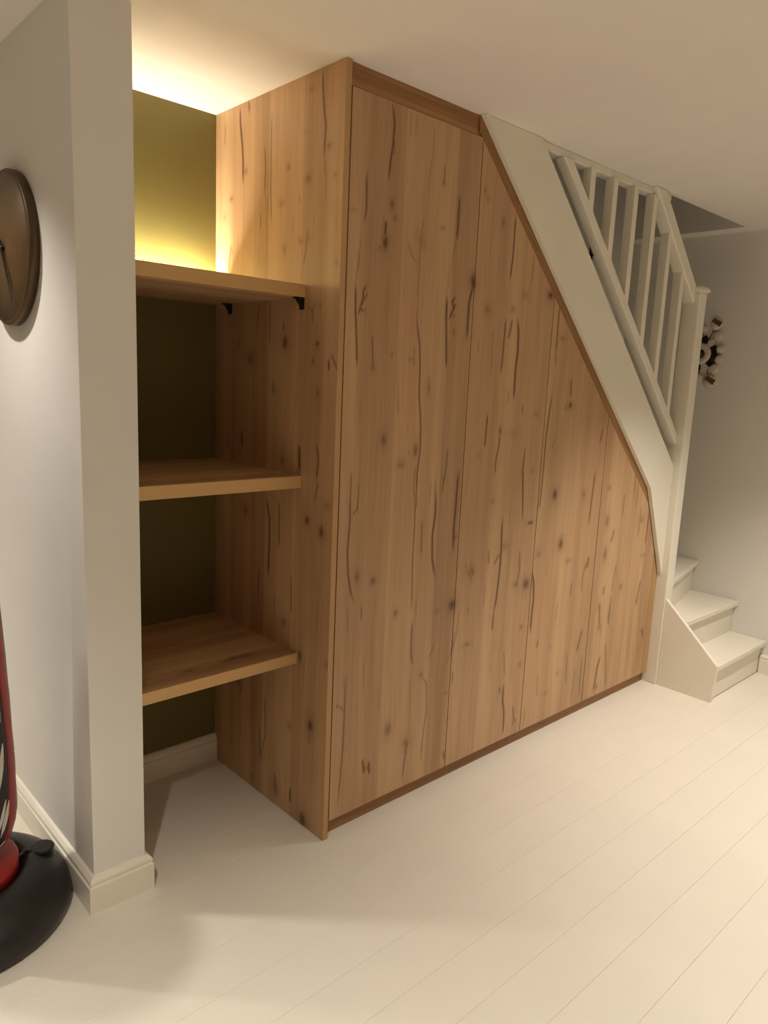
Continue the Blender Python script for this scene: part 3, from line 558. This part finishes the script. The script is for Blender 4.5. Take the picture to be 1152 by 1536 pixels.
# ------------------------------------------------------------------ starburst ornament on the right wall
OY, OZ = 0.205, 1.750
orn = tag(empty('wall_ornament', (XR, OY, OZ)), 'starburst wall ornament of pale discs around a dark flower, beside the newel post', 'ornament')
G().lathe([(0.0005,-0.001),(0.050,-0.001),(0.050,-0.010),(0.0005,-0.012)], seg=32, axis='x').build('back_plate', M['dark'], orn, True)
ring = []
G().lathe([(0.027,-0.013),(0.056,-0.013),(0.060,-0.020),(0.053,-0.028),(0.034,-0.028),(0.027,-0.022)], seg=32, axis='x').build('ring', M['pearl'], orn, True)
G().lathe([(0.0005,-0.034),(0.016,-0.032),(0.025,-0.022),(0.0262,-0.013),(0.0005,-0.013)], seg=24, axis='x').build('centre_boss', M['rubber'], orn, True)
for i in range(12):
    a = 2*math.pi*(i+0.35)/12
    ca_, sa_ = math.cos(a), math.sin(a); pe_, ps_ = -math.sin(a), math.cos(a)
    lf = [(0.046,0.0),(0.062,0.020),(0.085,0.020),(0.108,0.0),(0.085,-0.020),(0.062,-0.020)]
    G().prism([(r*ca_+q*pe_, r*sa_+q*ps_) for r, q in lf], -0.006, -0.014 - 0.004*(i % 2), axis='x', c=0.0015).build('petal', M['dark'] if i % 4 else M['pearl'], orn)
for k, (deg, R1, rd) in enumerate(((67,0.180,0.036), (-66,0.168,0.038), (113,0.178,0.036), (-113,0.172,0.036), (48,0.132,0.030), (14,0.112,0.026), (-16,0.112,0.026), (-44,0.118,0.028), (135,0.130,0.030), (180,0.115,0.030), (-136,0.125,0.030), (90,0.140,0.026), (-90,0.138,0.026))):
    a = math.pi - math.radians(deg); ca_, sa_ = math.cos(a), math.sin(a)
    G().tube([(-0.006, 0.05*ca_, 0.05*sa_), (-0.012, R1*ca_, R1*sa_)], 0.0022, 8).build('rod', M['dark'], orn)
    dsc = G().lathe([(0.0005,-0.007),(rd*0.8,-0.008),(rd,-0.014),(rd*0.8,-0.021),(rd*0.4,-0.024),(0.0005,-0.025)], c=(0, R1*ca_, R1*sa_), seg=24, axis='x').build('disc', M['pearl'], orn, True)
    if k < 4:
        P = [(R1*ca_-rd*0.95, R1*sa_+rd*0.2), (R1*ca_+rd*0.3, R1*sa_+rd*0.85), (R1*ca_+rd*0.75, R1*sa_+rd*0.35), (R1*ca_-rd*0.6, R1*sa_-rd*0.5)]
        G().prism(P, -0.0185, -0.0256, axis='x').build('band', M['brownband'], dsc)
# small dark fitting on the wall behind the stairs
hk = tag(empty('wall_hook', (2.395, D, 2.285)), 'small black hook on the stair wall, glimpsed through the gap under the base rail', 'hook')
G().cbox(-0.016, 0.016, -0.006, -0.0005, -0.045, 0.045, 0.001).build('back_plate', M['rubber'], hk)
G().tube([(0,-0.006,-0.01),(0,-0.03,-0.02),(0,-0.045,-0.015),(0,-0.05,0.008)], 0.005).build('prong', M['rubber'], hk, True)

# ------------------------------------------------------------------ ceiling downlights and added fill lamps
for x, y, wt, ang, bl, lab in DOWNLIGHTS:
    dl = tag(empty('ceiling_downlight', (x, y, H)), lab, 'downlight', 'recessed downlights')
    G().lathe([(0.036,-0.0005),(0.046,-0.0005),(0.046,-0.003),(0.042,-0.005),(0.036,-0.004)], seg=40).build('trim_ring', M['chrome'], dl, True)
    G().lathe([(0.0005,-0.0005),(0.035,-0.0005),(0.035,-0.002),(0.0005,-0.002)], seg=32).build('lens', M['lens'], dl, True)
    sd = bpy.data.lights.new('downlight_beam', 'SPOT'); sd.energy = wt; sd.color = LAMP_COLOR; sd.spot_size = math.radians(2*ang); sd.spot_blend = bl; sd.shadow_soft_size = 0.028
    so = link(bpy.data.objects.new('downlight_beam', sd)); so.location = (x, y, H-0.035)
